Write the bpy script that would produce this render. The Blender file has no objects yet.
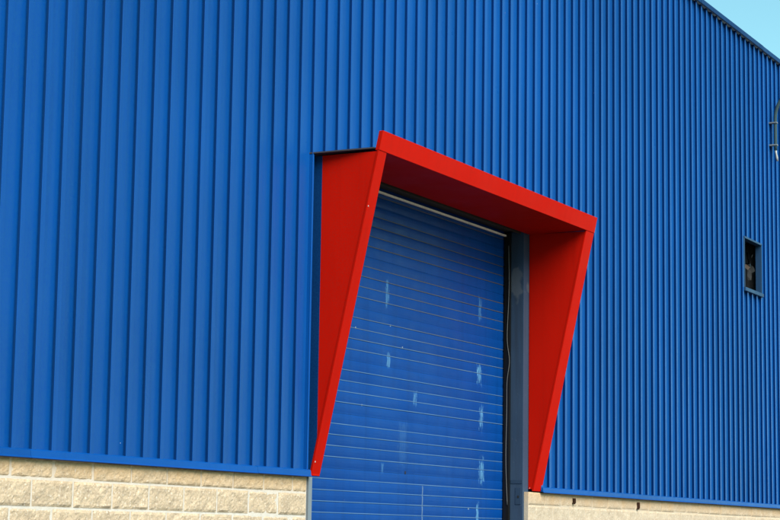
import bpy, bmesh, math, random
from mathutils import Vector, Matrix, noise

random.seed(7)
S = bpy.context.scene
COL = S.collection
Z0 = 2.10                      # height of the lower edge of the blue cladding above the ground

# ------------------------------------------------------------------ camera
cam_d = bpy.data.cameras.new('camera'); cam = bpy.data.objects.new('camera', cam_d); COL.objects.link(cam)
S.camera = cam
YAW, PITCH, ROLL = 1.09510313, 0.13914274, 0.0143538
fw = Vector((math.sin(YAW)*math.cos(PITCH), math.cos(YAW)*math.cos(PITCH), math.sin(PITCH)))
rt0 = Vector((math.cos(YAW), -math.sin(YAW), 0)); up0 = rt0.cross(fw)
rt = math.cos(ROLL)*rt0 + math.sin(ROLL)*up0
up = -math.sin(ROLL)*rt0 + math.cos(ROLL)*up0
m = Matrix((rt, up, -fw)).transposed().to_4x4()
m.translation = Vector((-10.89957636, -8.52074741, Z0 - 0.51114758))
cam.matrix_world = m
cam_d.sensor_width = 36; cam_d.lens = 1979.23/780*36
cam_d.clip_start = 0.1; cam_d.clip_end = 5000

# ------------------------------------------------------------------ sky, sun, exposure
SUN_EL, SUN_AZ = math.radians(44), math.radians(206)      # azimuth clockwise from +Y (towards +X)
w = bpy.data.worlds.new('World'); S.world = w; w.use_nodes = True
nt = w.node_tree; nt.nodes.clear()
out = nt.nodes.new('ShaderNodeOutputWorld'); bg = nt.nodes.new('ShaderNodeBackground')
sky = nt.nodes.new('ShaderNodeTexSky'); sky.sky_type = 'NISHITA'; sky.sun_disc = False
sky.sun_elevation = SUN_EL; sky.sun_rotation = SUN_AZ
sky.air_density = 1.0; sky.dust_density = 0.1; sky.ozone_density = 1.0
tint = nt.nodes.new('ShaderNodeMix'); tint.data_type = 'RGBA'; tint.blend_type = 'MULTIPLY'; tint.inputs[0].default_value = 1
tint.inputs[7].default_value = (.74, 1.07, .88, 1)
nt.links.new(sky.outputs[0], tint.inputs[6]); nt.links.new(tint.outputs[2], bg.inputs[0]); nt.links.new(bg.outputs[0], out.inputs[0])
bg.inputs[1].default_value = 0.065
sd = bpy.data.lights.new('sun', 'SUN'); sd.energy = 2.6; sd.angle = math.radians(50); sd.color = (1, .95, .88)
sun = bpy.data.objects.new('sun', sd); COL.objects.link(sun)
sdir = Vector((math.sin(SUN_AZ)*math.cos(SUN_EL), math.cos(SUN_AZ)*math.cos(SUN_EL), math.sin(SUN_EL)))
sun.rotation_euler = sdir.to_track_quat('Z', 'Y').to_euler(); sun.location = (0, -20, 30)
vs = S.view_settings
vs.view_transform = 'Standard'; vs.look = 'None'; vs.gamma = 1; vs.use_curve_mapping = False
vs.exposure = 1.7
S.render.resolution_x = 1024; S.render.resolution_y = 683

# ------------------------------------------------------------------ materials
class N:
    """small wrapper for building node trees"""
    def __init__(s, name):
        s.m = bpy.data.materials.new(name); s.m.use_nodes = True
        s.t = s.m.node_tree; s.b = s.t.nodes['Principled BSDF']
    def n(s, t, **k):
        o = s.t.nodes.new(t)
        for a, v in k.items(): setattr(o, a, v)
        return o
    def l(s, a, b): s.t.links.new(a, b)
    def pos(s, scale=(1, 1, 1), loc=(0, 0, 0)):
        g = s.n('ShaderNodeNewGeometry'); mp = s.n('ShaderNodeMapping')
        mp.inputs['Scale'].default_value = scale; mp.inputs['Location'].default_value = loc
        s.l(g.outputs['Position'], mp.inputs[0]); return mp.outputs[0]
    def noise(s, scale, detail=4, vec=None, rough=.55):
        o = s.n('ShaderNodeTexNoise'); o.inputs['Scale'].default_value = scale
        o.inputs['Detail'].default_value = detail; o.inputs['Roughness'].default_value = rough
        s.l(vec if vec is not None else s.pos(), o.inputs['Vector']); return o.outputs['Fac']
    def rng(s, v, a, b, c=0., d=1.):
        o = s.n('ShaderNodeMapRange'); s.l(v, o.inputs[0])
        for i, x in enumerate((a, b, c, d)): o.inputs[i+1].default_value = x
        return o.outputs[0]
    def math(s, op, a, b=None, clamp=False):
        o = s.n('ShaderNodeMath', operation=op, use_clamp=clamp)
        for i, x in enumerate((a, b)):
            if x is None: continue
            if isinstance(x, (int, float)): o.inputs[i].default_value = x
            else: s.l(x, o.inputs[i])
        return o.outputs[0]
    def mix(s, f, a, b, mode='MIX'):
        o = s.n('ShaderNodeMix', data_type='RGBA', blend_type=mode)
        if isinstance(f, (int, float)): o.inputs[0].default_value = f
        else: s.l(f, o.inputs[0])
        for i, x in ((6, a), (7, b)):
            if isinstance(x, tuple): o.inputs[i].default_value = x if len(x) == 4 else x + (1,)
            else: s.l(x, o.inputs[i])
        return o.outputs[2]
    def rand(s): return s.n('ShaderNodeObjectInfo').outputs['Random']
    def xyz(s):
        g = s.n('ShaderNodeNewGeometry'); q = s.n('ShaderNodeSeparateXYZ')
        s.l(g.outputs['Position'], q.inputs[0]); return q.outputs
    def bump(s, h, st, dist):
        o = s.n('ShaderNodeBump'); o.inputs['Strength'].default_value = st; o.inputs['Distance'].default_value = dist
        s.l(h, o.inputs['Height']); s.l(o.outputs[0], s.b.inputs['Normal'])
    def col(s, c):
        if isinstance(c, tuple): s.b.inputs['Base Color'].default_value = c if len(c) == 4 else c + (1,)
        else: s.l(c, s.b.inputs['Base Color'])
    def rough(s, r):
        if isinstance(r, (int, float)): s.b.inputs['Roughness'].default_value = r
        else: s.l(r, s.b.inputs['Roughness'])

BLUE = (.0005, .040, .197); BLUE2 = (.0008, .051, .24)

def paint(name, c1, c2, rough=(.3, .5), chips=.0, chipcol=(.6, .62, .62), dirt=.25, dirtcol=(.001, .022, .10), wav=.25, spec=.06, coat=0., sheen=0.):
    k = N(name)
    big = k.noise(.55, 3)
    c = k.mix(k.rng(big, .3, .7), c1, c2)
    streak = k.noise(1.0, 5, k.pos((14, 14, .35)), .6)
    c = k.mix(k.math('MULTIPLY', k.rng(streak, .5, .85), dirt), c, dirtcol)
    fine = k.noise(75, 3)
    c = k.mix(k.math('MULTIPLY', k.rng(fine, .35, .7), .34), c, (.006, .07, .19) if c1[2] > 4*c1[0] else (.3, .02, .012) if c1[0] > 20*c1[2] else tuple(x*1.35 for x in c1))
    r = k.rand()
    c = k.mix(k.rng(r, 0, 1, 0, .18), c, (0, 0, 0))
    if chips:
        v = k.n('ShaderNodeTexVoronoi'); v.inputs['Scale'].default_value = 3.1; k.l(k.pos((1, 1, .8)), v.inputs['Vector'])
        sp = k.rng(v.outputs['Distance'], chips, chips*.6)
        c = k.mix(sp, c, chipcol)
    k.col(c); k.b.inputs['Specular IOR Level'].default_value = spec
    k.b.inputs['Sheen Weight'].default_value = sheen; k.b.inputs['Sheen Roughness'].default_value = .35; k.b.inputs['Sheen Tint'].default_value = (.08, .45, 1, 1)
    k.b.inputs['Coat Weight'].default_value = coat; k.b.inputs['Coat Roughness'].default_value = .30
    k.l(k.rng(k.noise(2.3, 4), .3, .7, *rough), k.b.inputs['Roughness'])
    h = k.math('ADD', k.math('MULTIPLY', k.noise(3.2, 2, k.pos((1, 1, .25))), 1.0), k.math('MULTIPLY', k.noise(240, 2), .006))
    k.bump(h, wav, .02)
    return k.m

M = {}
M['blue'] = paint('blue_sheet_paint', BLUE, BLUE2, (.26, .42), chips=.009, spec=.05, coat=.20, sheen=.45, dirt=.42)
M['blue_fold'] = paint('blue_fold_highlight', (.0012, .055, .25), (.0016, .062, .27), (.3, .46))  # lighter blue paints a highlight along the rib folds and corner trim
M['blue_trim'] = paint('blue_trim_paint', BLUE2, BLUE, (.28, .42), chips=.012, coat=.15)
M['blue_dark'] = paint('dark_blue_eave_and_shade', (.002, .02, .09), (.003, .026, .105))  # eave's own dark blue; on gap closure and upstand it paints shade
M['red'] = paint('red_sheet_paint', (.43, .0042, .0008), (.47, .0058, .0012), (.38, .55), chips=.012, chipcol=(.8, .7, .65), dirt=.18, dirtcol=(.08, .003, .002), wav=.22, spec=.015)
M['roofedge'] = paint('dark_roof_sheet', (.035, .03, .035), (.05, .045, .05), dirt=.1)
M['steel'] = paint('grey_blue_steel', (.022, .042, .075), (.03, .052, .088), (.35, .55), chips=.02, dirt=.5, dirtcol=(.03, .035, .04))
def column_material():
    k = N('scuffed_column_paint')
    c = k.mix(k.rng(k.noise(.9, 4), .3, .7), (.024, .044, .078), (.032, .055, .092))
    c = k.mix(k.math('MULTIPLY', k.rng(k.noise(1.0, 5, k.pos((9, 9, .7)), .65), .48, .75), .6), c, (.02, .022, .026))
    X, Y, Z = k.xyz()
    dz = k.math('DIVIDE', k.math('SUBTRACT', Z, Z0+2.27), .17); dy = k.math('DIVIDE', k.math('SUBTRACT', Y, .14), .085)
    d = k.math('ADD', k.math('ADD', k.math('MULTIPLY', dz, dz), k.math('MULTIPLY', dy, dy)), k.rng(k.noise(9, 4), .3, .7, -.8, .8))
    c = k.mix(k.math('MULTIPLY', k.rng(d, 1.1, .5), .4), c, (.13, .14, .15))
    c = k.mix(k.rng(k.noise(26, 4, None, .7), .66, .74, 0, .5), c, (.11, .13, .15))
    k.col(c); k.rough(.5); k.b.inputs['Specular IOR Level'].default_value = .15; k.bump(k.noise(5, 3), .2, .01); return k.m
M['column'] = column_material()
M['galv'] = paint('galvanised_steel', (.12, .15, .17), (.16, .185, .21), (.35, .55), dirt=.3, dirtcol=(.15, .14, .13))
M['railm'] = paint('dark_guide_rail', (.006, .006, .006), (.010, .010, .010), dirt=.2)
M['lintel'] = paint('dark_lintel', (.030, .026, .022), (.05, .045, .04), dirt=.3, dirtcol=(.09, .08, .07))
M['alu'] = paint('window_frame_metal', (.018, .045, .095), (.026, .058, .115), dirt=.2)
M['bar'] = paint('pale_seal_strip', (.75, .68, .58), (.8, .74, .65), (.5, .7), dirt=.5, dirtcol=(.22, .18, .14))
M['arm'] = paint('grey_green_tube', (.03, .055, .065), (.04, .07, .08), dirt=.3, dirtcol=(.06, .07, .07))
M['pale'] = paint('pale_plastic', (.35, .35, .33), (.4, .4, .37), dirt=.2)
M['tan'] = paint('lit_tan_blade', (.04, .026, .017), (.05, .034, .022), dirt=.3)  # tan colours one fan blade as if catching light
M['rust'] = paint('rusty_iron', (.035, .018, .011), (.055, .026, .014), (.7, .9), dirt=.3)
M['cable'] = paint('grey_cable', (.09, .09, .09), (.13, .13, .125), dirt=.3)

# --- door paint, worn through to a pale primer in a few rubbed spots
def door_material():
    k = N('blue_door_paint')
    c = k.mix(k.rng(k.noise(.8, 3), .3, .7), (.0010, .036, .18), (.0016, .044, .205))
    c = k.mix(k.rng(k.rand(), 0, 1, 0, .18), c, (.0008, .012, .07))
    streak = k.noise(1.0, 5, k.pos((11, 11, .5)), .6)
    c = k.mix(k.math('MULTIPLY', k.rng(streak, .5, .8), .30), c, (.001, .016, .08))
    X, Y, Z = k.xyz()
    tot = None
    nz = k.noise(1.0, 6, k.pos((70, 1, 4)), .75)
    wob = k.rng(k.noise(1.0, 4, k.pos((38, 1, 14), (2, 0, 5)), .7), .3, .7, -.55, .55)
    for (x, z, rx, rz, a) in ((8.34, 1.22, .055, .10, 1), (8.40, .77, .05, .13, .8), (8.41, .20, .07, .13, .9), (8.32, -.25, .03, .11, .8),
                              (6.81, .86, .04, .07, .6), (6.17, 1.85, .035, .14, .6), (6.22, 1.20, .04, .07, .7), (8.35, 1.93, .035, .12, .5),
                              (6.12, .14, .025, .05, .4), (6.55, .40, .10, .22, .12)):
        dx = k.math('DIVIDE', k.math('SUBTRACT', X, x), rx); dz = k.math('DIVIDE', k.math('SUBTRACT', Z, z+Z0), rz)
        d = k.math('ADD', k.math('MAXIMUM', k.math('ABSOLUTE', dx), k.math('ABSOLUTE', dz)), wob)
        e = k.math('MULTIPLY', k.rng(d, 1.05, .6), a)
        tot = e if tot is None else k.math('MAXIMUM', tot, e)
    f = k.math('MULTIPLY', tot, k.rng(nz, .38, .56), True)
    c = k.mix(f, c, (.085, .23, .38))
    # one long hair-line scratch and scattered chips
    sc = k.math('MULTIPLY', k.rng(k.math('ABSOLUTE', k.math('SUBTRACT', X, 7.0)), .014, .006), k.rng(Z, Z0+.02, Z0-.02))
    c = k.mix(k.math('MULTIPLY', sc, .6), c, (.13, .19, .25))
    v = k.n('ShaderNodeTexVoronoi'); v.inputs['Scale'].default_value = 2.6; k.l(k.pos(), v.inputs['Vector'])
    c = k.mix(k.rng(v.outputs['Distance'], .035, .02), c, (.2, .24, .28))
    k.col(c); k.b.inputs['Specular IOR Level'].default_value = .07
    k.l(k.rng(k.noise(3, 3), .3, .7, .30, .46), k.b.inputs['Roughness'])
    k.bump(k.noise(3.0, 3, k.pos((.6, 1, 2.5))), .25, .02)
    return k.m
M['door'] = door_material()

def ledge_material():
    k = N('dusty_worn_groove_edge')
    c = k.mix(k.rng(k.noise(2.0, 5, k.pos((1, 1, 4))), .3, .7), (.035, .10, .22), (.07, .145, .26))
    X, Y, Z = k.xyz()
    c = k.mix(k.rng(k.math('ADD', Z, k.noise(1.2, 3)), Z0+1.6, Z0+2.6), c, (.075, .055, .035))
    c = k.mix(k.rng(k.noise(9, 3), .62, .85, 0, .7), c, (.004, .05, .18))
    k.col(c); k.rough(.6); return k.m
M['ledge'] = ledge_material()

def block_material(name, a, b, dark, stain, relief, dens):
    k = N(name)
    c = k.mix(k.rng(k.rand(), 0, 1), a, b)
    c = k.mix(k.rng(k.noise(7, 5), .35, .7), c, k.mix(.5, c, dark))
    sp = k.noise(42, 5, None, .7)
    c = k.mix(k.math('MULTIPLY', k.rng(sp, .52, .66), dens), c, dark)
    lt = k.noise(60, 3, k.pos((1, 1, 1), (5, 3, 1)), .6)
    c = k.mix(k.math('MULTIPLY', k.rng(lt, .56, .72), .5), c, (.72, .66, .56))
    X, Y, Z = k.xyz()
    # rust-coloured run-off below the metal drip edge
    hgt = k.math('ADD', Z, k.math('MULTIPLY', k.noise(3.0, 5, k.pos((1.6, 1, .5))), .16))
    st = k.math('MULTIPLY', k.rng(hgt, Z0-.10, Z0+.085), k.rng(k.noise(1.6, 4, k.pos((1, 1, .3), (3, 0, 0))), .25, .6, .45, 1.0))
    c = k.mix(k.math('MULTIPLY', st, .9), c, stain)
    k.col(c); k.rough(.92)
    k.bump(k.math('ADD', k.noise(38, 6, None, .7), k.math('MULTIPLY', k.noise(130, 3), .35)), relief, .012)
    return k.m
M['block'] = block_material('split_face_block', (.42, .325, .215), (.48, .37, .245), (.22, .165, .11), (.46, .285, .125), .7, .75)
M['block2'] = block_material('cream_washed_block', (.40, .325, .235), (.44, .355, .255), (.27, .20, .13), (.42, .25, .11), .45, .5)
def mortar_material(name, a, b):
    k = N(name)
    c = k.mix(k.rng(k.noise(14, 5), .35, .7), a, b)
    c = k.mix(k.math('MULTIPLY', k.rng(k.noise(90, 3), .5, .7), .4), c, (.30, .28, .25))
    X, Y, Z = k.xyz()
    hgt = k.math('ADD', Z, k.math('MULTIPLY', k.noise(3.0, 5, k.pos((1.6, 1, .5))), .16))
    c = k.mix(k.math('MULTIPLY', k.rng(hgt, Z0-.09, Z0+.09), .7), c, (.50, .32, .16))
    k.col(c); k.rough(.95); k.bump(k.noise(70, 4), .4, .006); return k.m
M['mortar'] = mortar_material('grey_mortar', (.42, .385, .33), (.48, .44, .385))
M['mortar2'] = mortar_material('cream_mortar', (.40, .33, .245), (.43, .36, .27))
def plain(name, a, b, sc, r=.9, bst=.3):
    k = N(name); k.col(k.mix(k.rng(k.noise(sc, 6), .3, .7), a, b)); k.rough(r); k.bump(k.noise(sc*20, 4), bst, .01); return k.m
M['asphalt'] = plain('asphalt', (.085, .078, .068), (.105, .096, .082), 1.5)
M['black'] = plain('dark_interior', (.002, .002, .002), (.004, .004, .004), 2)
M['roofing'] = plain('grey_roof_sheet', (.22, .23, .24), (.28, .29, .30), 1)
def glass():
    k = N('dirty_glass'); k.col((.02, .025, .03)); k.rough(.15)
    k.b.inputs['Transmission Weight'].default_value = .9; k.b.inputs['IOR'].default_value = 1.45; return k.m

# ------------------------------------------------------------------ mesh helpers
def link(name, me, mat, parent=None, kind=None):
    o = bpy.data.objects.new(name, me); COL.objects.link(o)
    if mat is not None and not me.materials:
        for q in (mat if isinstance(mat, (list, tuple)) else [mat]): me.materials.append(q)
    if parent is not None: o.parent = parent
    if kind: o['kind'] = kind
    return o
def mesh(name, V, F, mi=None, smooth=False):
    me = bpy.data.meshes.new(name); me.from_pydata([tuple(v) for v in V], [], F); me.update()
    if mi: me.polygons.foreach_set('material_index', mi)
    if smooth: me.polygons.foreach_set('use_smooth', [True]*len(F))
    return me
def fix(me):
    bm = bmesh.new(); bm.from_mesh(me); bmesh.ops.recalc_face_normals(bm, faces=bm.faces); bm.to_mesh(me); bm.free(); return me
def boxes(name, L, mat, parent=None, bev=0., kind=None):
    """one mesh of bevelled boxes; z given from the cladding's lower edge"""
    bm = bmesh.new()
    for (x0, x1, y0, y1, z0, z1) in L:
        g = bmesh.ops.create_cube(bm, size=1)
        for v in g['verts']:
            v.co = Vector(((x0+x1)/2+v.co.x*(x1-x0), (y0+y1)/2+v.co.y*(y1-y0), Z0+(z0+z1)/2+v.co.z*(z1-z0)))
    if bev: bmesh.ops.bevel(bm, geom=bm.edges[:], offset=bev, segments=2, affect='EDGES', profile=.6)
    me = bpy.data.meshes.new(name); bm.to_mesh(me); bm.free()
    return link(name, me, mat, parent, kind)
def solid(name, A, B, mat, parent=None, bev=0.):
    """closed prism between polygon A and matching polygon B (z from cladding edge)"""
    n = len(A); V = [Vector(p)+Vector((0, 0, Z0)) for p in list(A)+list(B)]
    F = [list(range(n)), list(range(2*n-1, n-1, -1))] + [[i, (i+1) % n, n+(i+1) % n, n+i] for i in range(n)]
    me = mesh(name, V, F); bm = bmesh.new(); bm.from_mesh(me); bmesh.ops.recalc_face_normals(bm, faces=bm.faces)
    if bev: bmesh.ops.bevel(bm, geom=bm.edges[:], offset=bev, segments=2, affect='EDGES', profile=.6)
    bm.to_mesh(me); bm.free()
    return link(name, me, mat, parent)
def tube(name, P, r, mat, parent=None, seg=10):
    V, F = [], []
    P = [Vector(p) for p in P]
    for i, p in enumerate(P):
        t = (P[min(i+1, len(P)-1)]-P[max(i-1, 0)]).normalized()
        a = t.cross(Vector((.3, .9, .2))).normalized(); b = t.cross(a)
        rr = r[i] if isinstance(r, (list, tuple)) else r
        for s in range(seg):
            q = 2*math.pi*s/seg; V.append(p+Vector((0, 0, Z0))+(a*math.cos(q)+b*math.sin(q))*rr)
    for i in range(len(P)-1):
        for s in range(seg):
            F.append([i*seg+s, i*seg+(s+1) % seg, (i+1)*seg+(s+1) % seg, (i+1)*seg+s])
    F.append(list(range(seg))[::-1]); F.append(list(range((len(P)-1)*seg, len(P)*seg)))
    return link(name, fix(mesh(name, V, F, smooth=True)), mat, parent)

# ------------------------------------------------------------------ ground
g = link('ground', mesh('ground', [(-1500, -1500, 0), (1500, -1500, 0), (1500, 1500, 0), (-1500, 1500, 0)], [[0, 1, 2, 3]]), M['asphalt'], None, 'structure')

# ------------------------------------------------------------------ the warehouse
wh = bpy.data.objects.new('warehouse', None); COL.objects.link(wh); wh.location = (0, 0, 0)
wh['label'] = 'blue ribbed metal warehouse with red hooded loading door above a stone block base'
wh['category'] = 'warehouse'

P = 0.22738563                 # rib pitch
XA, XB = -12.0, 33.0           # extent of the facade
TOP = 6.94                     # cladding top (above its lower edge)
HX0, HX1, HZ = 4.1175, 9.22, 2.845        # opening behind the hood
WX0, WX1, WZ0, WZ1 = 16.90, 17.79, 3.13, 3.93   # window opening
PAN = .020                     # depth of the flat pans behind the facade line
# one rib: narrow and proud, its left flank shaped as an undercut to stay dark
PROF = [(.0190, PAN), (.0, -.0128), (.0022, -.0150), (.0500, -.0140), (.0590, PAN)]

def ribs(k0, k1):
    pts = []
    for k in range(k0, k1):
        for u, y in PROF: pts.append((k*P+u, y))
    return pts
RIBS = 5
k = int(XA/P)
while k*P < XB:
    # each sheet runs from the middle of one crest to the middle of another, lapping the previous one
    xs, xe = (k-1)*P+.075, (k+RIBS-1)*P+.092
    base = [(xs, PAN)]+ribs(k, k+RIBS)+[(xe, PAN)]
    cut = [c for c in (HX0, HX1, WX0, WX1) if xs < c < xe]
    pts = []
    for (a, ya), (b, yb) in zip(base, base[1:]):
        pts.append((a, ya)); pts += [(c, ya+(yb-ya)*(c-a)/(b-a)) for c in cut if a < c < b]
    pts.append(base[-1])
    off = lambda x: -.0014*(1-(x-xs)/(xe-xs))
    tilt = random.uniform(-.0015, .0015)
    V, F, MI = [], [], []
    for (a, ya), (b, yb) in zip(pts, pts[1:]):
        mid = (a+b)/2
        if HX0 < mid < HX1: R = [(HZ, TOP)]
        elif WX0 < mid < WX1: R = [(.02, WZ0), (WZ1, TOP)]
        else: R = [(.02, TOP)]
        for z0, z1 in R:
            i = len(V)
            V += [(a, ya+off(a)-tilt*z0/7, Z0+z0), (b, yb+off(b)-tilt*z0/7, Z0+z0), (b, yb+off(b)-tilt*z1/7, Z0+z1), (a, ya+off(a)-tilt*z1/7, Z0+z1)]
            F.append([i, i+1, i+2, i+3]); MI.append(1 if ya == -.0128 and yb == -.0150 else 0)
    me = mesh('cladding_sheet', V, F, MI)
    bm = bmesh.new(); bm.from_mesh(me); bmesh.ops.remove_doubles(bm, verts=bm.verts[:], dist=1e-5); bm.to_mesh(me); bm.free()
    o = link('cladding_sheet', me, [M['blue'], M['blue_fold']], wh)
    md = o.modifiers.new('thickness', 'SOLIDIFY'); md.thickness = .0012; md.offset = -1
    k += RIBS

# shell of the building behind the cladding
boxes('wall_core', [(XA, 4.05, .075, .20, 0, 6.9), (9.30, 16.85, .075, .20, 0, 6.9), (17.85, XB, .075, .20, 0, 6.9), (4.05, 9.30, .07, .20, 3.25, 6.9),
                    (16.85, 17.85, .07, .20, 0, 3.08), (16.85, 17.85, .07, .20, 3.98, 6.9)], M['black'], wh)
boxes('side_wall', [(XA-.05, XA+.1, .20, 22, -Z0, 6.9)], M['blue'], wh)
boxes('side_wall', [(XB-.1, XB+.05, .20, 22, -Z0, 6.9)], M['blue'], wh)
boxes('rear_wall', [(XA, XB, 22, 22.2, -Z0, 6.9)], M['blue'], wh)
ro = link('roof', fix(mesh('roof', [(XA-.1, .05, Z0+6.97), (XB+.1, .05, Z0+6.97), (XB+.1, 11.1, Z0+7.3), (XA-.1, 11.1, Z0+7.3), (XB+.1, 22.3, Z0+6.97), (XA-.1, 22.3, Z0+6.97)],
                      [[0, 1, 2, 3], [3, 2, 4, 5]])), M['roofing'], wh)
# eave capping: lengths of folded sheet
x = XA-.1
while x < XB:
    e = min(x+3.0, XB+.1)
    V = []
    prof = [(.10, 7.03), (-.045, 7.005), (-.055, 6.99), (-.050, 6.935), (-.038, 6.925), (-.036, 6.935), (-.042, 6.98), (.10, 7.01)]
    jig = random.uniform(-.003, .003)
    solid('eave_capping', [(x, a+jig, b) for a, b in prof], [(e-.004, a+jig, b) for a, b in prof], M['blue_dark'], wh)
    x = e
# drip edge at the foot of the cladding
def drip(x0, x1):
    x = x0
    while x < x1-.01:
        e = min(x+3.05, x1)
        if x1-e < .5: e = x1
        prof = [(.05, .066), (-.012, .058), (-.026, .050), (-.032, .010), (-.042, -.002), (-.038, -.006), (-.020, .006), (.05, .006)]
        j0, j1 = random.uniform(-.002, .002), random.uniform(-.002, .002)
        solid('drip_edge', [(x, a, b+j0) for a, b in prof], [(e-.003, a, b+j1) for a, b in prof], M['blue_trim'], wh)
        x = e
drip(XA, 4.150)
drip(9.335, XB)

# ---- stone block base
BL, BH = .4835, .200
def block_mesh(l, h, rough, seed, nx=22, nz=10, cut=.0):
    rnd = random.Random(seed); V, F = [], []
    o = Vector((seed*3.7, seed*1.3, 0))
    for j in range(nz+1):
        for i in range(nx+1):
            u, v = i/nx, j/nz
            x = u*l; z = v*h
            ex, ez = min(x, l-x), min(z, h-z)
            env = min(1, ex/.018)*min(1, ez/.016)
            y = .015-(.007+rough*(noise.fractal(o+Vector((x*13, 0, z*13)), .9, 2.1, 4)*.011+noise.noise(o+Vector((x*45, 3, z*45)))*.003))*env
            if env == 0:
                x += noise.noise(o+Vector((x*20, 7, z*20)))*.004*rough; z += noise.noise(o+Vector((x*20, 17, z*20)))*.003*rough
            V.append((x, min(y, .018), z))
    W = nx+1
    for j in range(nz):
        for i in range(nx): F.append([j*W+i, j*W+i+1, (j+1)*W+i+1, (j+1)*W+i])
    n = len(V)      # skirt running back into the mortar
    ring = [i for i in range(W)]+[j*W+nx for j in range(1, nz+1)]+[nz*W+i for i in range(nx-1, -1, -1)]+[j*W for j in range(nz-1, 0, -1)]
    for r in ring: V.append((V[r][0], .10, V[r][2]))
    L = len(ring)
    for a in range(L): F.append([ring[a], n+a, n+(a+1) % L, ring[(a+1) % L]])
    return mesh('block', V, F, smooth=False)
JT = .017
def block_wall(name, x0, x1, off, rough, bm_, mm, courses, built_to, seed, JT=.017):
    core = boxes(name, [(x0, x1, .0150, .199, -Z0, -.004)], mm, wh)
    var = {}
    rest = []
    zt = -.142
    for c in range(courses):
        z1 = zt-(c-1)*BH-JT/2 if c else -.006
        z0 = zt-c*BH+JT/2
        x = x0-(BL if (c % 2) else BL/2)+off
        while x < x1:
            a, b = max(x+JT/2, x0+.004), min(x+BL-JT/2, x1-.004)
            x += BL
            if b-a < .05: continue
            vis = built_to[0] < (a+b)/2 < built_to[1] and c < built_to[2]
            if not vis: rest.append((a, b, 0.004, .10, z0, z1)); continue
            key = (round(b-a, 3), round(z1-z0, 3), random.randrange(6))
            if key not in var:
                var[key] = block_mesh(b-a, z1-z0, rough, seed+len(var)); var[key].materials.append(bm_)
            o = link('block', var[key], bm_, core); o.location = (a, random.uniform(-.003, .003), Z0+z0)
    boxes('block_courses', rest, bm_, core, 0, 'stuff')
block_wall('block_wall', XA, 4.147, (.278-XA-BL) % BL, .75, M['block'], M['mortar'], 10, (-3.2, 5, 8), 3)
block_wall('block_wall', 9.02, XB, .21, .35, M['block2'], M['mortar2'], 10, (8, 20.5, 4), 40, .007)
bw = [o for o in wh.children if o.name.startswith('block_wall')]
for (x, z, hgt) in ((10.31, -.070, .055), (12.43, -.080, .075)):
    boxes('rusty_anchor', [(x-.016, x+.016, -.022, .05, z-hgt/2, z+hgt/2), (x-.028, x+.02, -.012, .03, z-hgt/2-.012, z-hgt/2+.004)], M['rust'], bw[1], .004)

# ---- loading door, sectional, every panel of five slats
DY = .30
SP, PH0 = .1023, .110
door = boxes('loading_door', [(4.18, 8.998, DY+.012, DY+.045, -Z0+.02, 3.10)], M['railm'], wh)
V = []
prof = [(.0125, .0), (-.0035, .0005), (-.0035, .0068), (.0, .0082), (-.0022, SP*.3), (-.0034, SP*.55), (-.0026, SP*.8), (.0, SP-.001), (.0125, SP-.0005)]
pr2 = [(.0125, .0), (.0, .0008), (.0, .0080), (.0, .0095), (-.0022, SP*.3), (-.0034, SP*.55), (-.0026, SP*.8), (.0, SP-.001), (.0125, SP-.0005)]
def slat_mesh(pr, worn):
    a = [(4.19, DY+y, z) for y, z in pr]; b = [(8.99, DY+y, z) for y, z in pr]
    V = a+b; n = len(pr)
    F = [[i, n+i, n+i+1, i+1] for i in range(n-1)]; mi = [0, worn]+[0]*(n-3)
    F += [list(range(n)), list(range(n, 2*n))[::-1]]; mi += [0, 0]
    me = mesh('slat', V, F, mi); me.materials.append(M['door']); me.materials.append(M['ledge']); return me
sm, sm2 = slat_mesh(prof, 1), slat_mesh(pr2, 0)
i0 = -int((Z0+PH0)/SP)
for i in range(i0, 29):
    z = PH0+i*SP              # the slat that stands on joint i
    o = link('slat', sm2 if i % 5 == 0 else sm, None, door); o.location = (0, random.uniform(-.0012, .0012), Z0+z)
boxes('bolt_hole', [(6.60, 6.625, DY-.004, DY+.01, .105, .135)], M['black'], door, .003)

# lintel, seal strip, side columns and rails
boxes('lintel', [(4.10, 9.30, .060, .50, 2.865, 3.25)], M['lintel'], wh, .004)
boxes('lintel_angle', [(4.16, 9.10, .10, .16, 2.845, 2.864), (4.16, 9.10, .10, .106, 2.825, 2.846)], M['lintel'], wh)
boxes('seal_strip', [(4.20, 8.980, DY-.040, DY-.014, 2.804, 2.823)], M['bar'], wh, .003)
c = boxes('door_column', [(8.985, 9.1325, .062, .215, -Z0+.003, 2.855)], M['column'], wh, .004)
boxes('latch_plate', [(8.980, 8.9845, .068, .205, .085, .125)], M['steel'], c, .001)
boxes('latch_plate', [(8.980, 8.9845, .085, .150, -.14, .04)], M['steel'], c, .001)
boxes('keyhole', [(8.9775, 8.9795, .105, .125, -.07, -.045)], M['black'], c)
boxes('door_column', [(4.149, 4.20, .220, .262, -Z0+.003, 2.855)], M['steel'], wh, .004)
boxes('corner_angle', [(4.150, 4.214, -.004, .004, -Z0+.004, .0), (4.150, 4.156, .004, .20, -Z0+.004, .0)], M['galv'], wh, .001)
boxes('guide_rail', [(8.955, 9.016, .216, .285, -Z0+.003, 2.84)], M['railm'], wh, .003)
boxes('guide_rail', [(4.205, 4.23, .22, .285, -Z0+.003, 2.84)], M['railm'], wh, .003)
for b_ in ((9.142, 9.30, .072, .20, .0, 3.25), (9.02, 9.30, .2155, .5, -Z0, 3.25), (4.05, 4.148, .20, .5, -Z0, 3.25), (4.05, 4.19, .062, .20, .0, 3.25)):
    boxes('opening_reveal', [b_], M['blue_dark'], wh)

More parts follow.
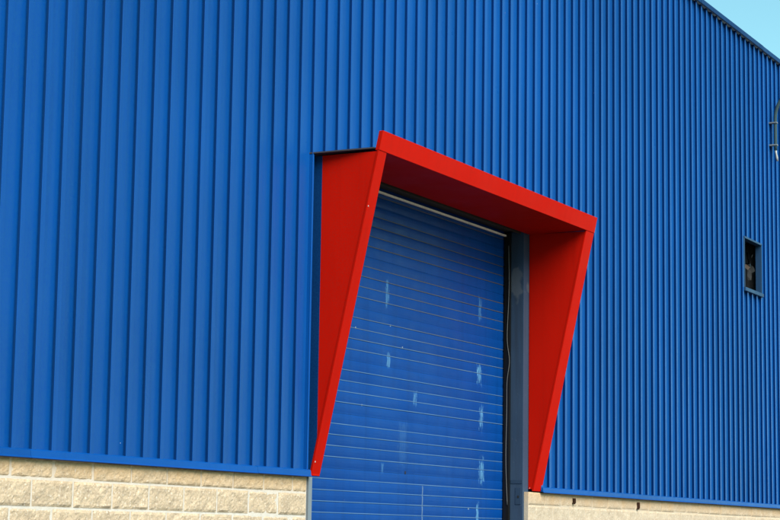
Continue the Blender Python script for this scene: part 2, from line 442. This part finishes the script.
# ---- red hood over the door
XL, XR, XLi, XRi = 4.198, 9.359, 4.350, 9.130
ZT, ZJ, YT = 3.020, 2.862, -.655          # fascia top, fascia joint, reach of the fascia top
yf = lambda z: YT*(z-.008)/(ZT-.008)       # leaning front plane
ZS = 2.852
def lean(name, x0, x1, z0, z1, x0b=None, x1b=None, par=None, t=.035, push=0.):
    x0b = x0 if x0b is None else x0b; x1b = x1 if x1b is None else x1b
    A = [(x0b, yf(z0)-push, z0), (x1b, yf(z0)-push, z0), (x1, yf(z1)-push, z1), (x0, yf(z1)-push, z1)]
    B = [(a, b+t, c_) for a, b, c_ in A]
    return solid(name, A, B, M['red'], par, .0025)
hood = solid('door_hood', [(4.085, .05, 2.842), (4.192, yf(2.86)+.05, 2.866), (XR-.006, yf(2.86)+.05, 2.866), (XR-.006, .05, 2.842)],
             [(4.085, .05, 2.854), (4.192, yf(2.86)+.05, 2.878), (XR-.006, yf(2.86)+.05, 2.878), (XR-.006, .05, 2.854)], M['roofedge'], wh)
lean('fascia', XL, XR, ZJ-.012, ZT, par=hood, push=.004, t=.04)
lean('side_trim', XL, XLi, .008, ZJ-.014, XL, XLi, hood, t=.020)
lean('side_trim', XRi, XR, .008, ZJ-.014, XRi, XR, hood, t=.020)
def cheek(name, x, x2, yb):
    zb, zt = .03, 2.840
    zc = max(zb, .008+(yb-.0195)*(ZT-.008)/YT)      # where the front trim meets the back edge
    A = [(x, yb, zc), (x, yf(zc)+.0195, zc), (x, yf(zt)+.0195, zt), (x, yb, zt)]
    return solid(name, A, [(x2, b, c_) for a, b, c_ in A], M['red'], hood)
cheek('outer_cheek', XL+.004, XL+.010, -.050)
cheek('outer_cheek', XR-.010, XR-.004, -.002)
cheek('inner_cheek', XLi-.010, XLi-.004, -.001)
cheek('inner_cheek', XRi+.004, XRi+.010, .060)
solid('soffit', [(XLi-.004, .058, 2.838), (XLi-.004, yf(2.85)+.036, 2.850), (XRi+.004, yf(2.85)+.036, 2.850), (XRi+.004, .058, 2.838)],
      [(XLi-.004, .058, 2.846), (XLi-.004, yf(2.85)+.036, 2.858), (XRi+.004, yf(2.85)+.036, 2.858), (XRi+.004, .058, 2.846)], M['red'], hood)
boxes('return_flange', [(4.216, XLi-.011, -.004, .001, .012, 2.837)], M['red'], hood)
for (x, z) in ((XL+.02, .13), (XL+.018, 2.36)):
    me = boxes('rivet', [(x-.005, x+.005, yf(z)-.004, yf(z)+.004, z-.007, z+.007)], M['pale'], hood, .003)
# blue corner trim beside the hood and the closure whose dark colour paints the gap's shade
solid('corner_trim', [(4.094, .02, .062), (4.096, -.014, .062), (4.101, -.020, .062), (4.110, -.020, .062), (4.118, -.010, .062), (4.119, .055, .062)],
      [(4.094, .02, 2.838), (4.096, -.014, 2.838), (4.101, -.020, 2.838), (4.110, -.020, 2.838), (4.118, -.010, 2.838), (4.119, .055, 2.838)], M['blue_fold'], wh)
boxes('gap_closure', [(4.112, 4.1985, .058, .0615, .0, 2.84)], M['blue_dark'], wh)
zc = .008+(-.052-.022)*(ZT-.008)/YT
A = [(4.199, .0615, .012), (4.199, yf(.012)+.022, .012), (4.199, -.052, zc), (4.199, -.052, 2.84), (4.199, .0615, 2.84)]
solid('upstand', A, [(4.2035, b, c_) for a, b, c_ in A], M['blue_dark'], wh)  # shade on its left-facing side is painted in with dark blue

# ---- window opening with fan
win = boxes('window', [(WX0, WX0+.030, -.020, .075, WZ0+.045, WZ1-.03), (WX1-.025, WX1, -.020, .075, WZ0+.045, WZ1-.03),
                       (WX0, WX1, -.024, .075, WZ1-.03, WZ1)], M['alu'], wh, .004)
boxes('sill', [(WX0-.01, WX1+.01, -.040, .075, WZ0-.01, WZ0+.044)], M['alu'], win, .006)
boxes('dark_recess', [(WX0-.02, WX1+.02, 1.0, 1.05, WZ0, WZ1), (WX0-.06, WX0-.03, .2, 1.0, WZ0, WZ1), (WX1+.03, WX1+.06, .2, 1.0, WZ0, WZ1),
                      (WX0-.06, WX1+.06, .2, 1.0, WZ0-.06, WZ0-.03), (WX0-.06, WX1+.06, .2, 1.0, WZ1+.03, WZ1+.06)], M['black'], win)
def blade(ang, mat, cx=17.36, cz=3.55, y=.045):
    V = []
    for s, wd in ((.03, .02), (.09, .035), (.16, .045), (.22, .02)):
        for d, dy in ((-wd, .02), (wd, -.02)):
            V.append((cx+s*math.cos(ang)-d*math.sin(ang), y+dy, Z0+cz+s*math.sin(ang)+d*math.cos(ang)))
    return link('fan_blade', mesh('fan_blade', V, [[0, 1, 3, 2], [2, 3, 5, 4], [4, 5, 7, 6]]), mat, win)
for i in range(5): blade(math.radians(-20+72*i), M['tan'] if i == 3 else M['black'])
tube('fan_hub', [(17.36, .035, 3.55), (17.36, .10, 3.55)], .04, M['railm'], win)

# ------------------------------------------------------------------ loose things on the facade
def thing(name, label, cat, loc):
    o = bpy.data.objects.new(name, None); COL.objects.link(o); o.location = loc
    o['label'] = label; o['category'] = cat; return o
ax = 18.40
pts = [(ax, -.075, 5.47+.1*i) for i in range(6)]
for i in range(1, 15):
    a = math.radians(80*i/14); pts.append((ax+.06*(1-math.cos(a)), -.075-.62*(1-math.cos(a)), 5.97+.55*math.sin(a)))
pts += [(ax+.08, -.95, 6.58), (ax+.09, -1.25, 6.60)]
arm = tube('lamp_arm', pts, .027, M['arm'])
arm['label'] = 'bent grey green tube arm fixed high on the blue wall under the eave'; arm['category'] = 'lamp arm'
for z in (5.55, 5.90): boxes('clamp', [(ax-.034, ax+.032, -.106, .021, z-.012, z+.012)], M['galv'], arm, .004)
tube('cable_end', [(ax, -.075, 5.475), (ax+.01, -.078, 5.42), (ax+.03, -.082, 5.36), (ax+.055, -.085, 5.31)], [.018, .016, .02, .016], M['pale'], arm)
tube('lamp_head', [(ax+.09, -1.20, 6.60), (ax+.09, -1.26, 6.60), (ax+.09, -1.5, 6.58), (ax+.09, -1.72, 6.56), (ax+.09, -1.8, 6.56)], [.03, .06, .085, .07, .03], M['galv'], arm, 14)
pts = []
for i in range(58):
    z = 2.70-i*.05
    yy = .238-(.035*math.exp(-((z-1.42)/.16)**2))+.006*math.sin(z*5)+.012*math.sin(z*1.7)
    pts.append((8.951, yy, z))
cab = tube('hanging_cable', pts, .0036, M['cable'], None, 6)
cab['label'] = 'thin pale cable hanging loosely beside the grey steel door column'; cab['category'] = 'cable'
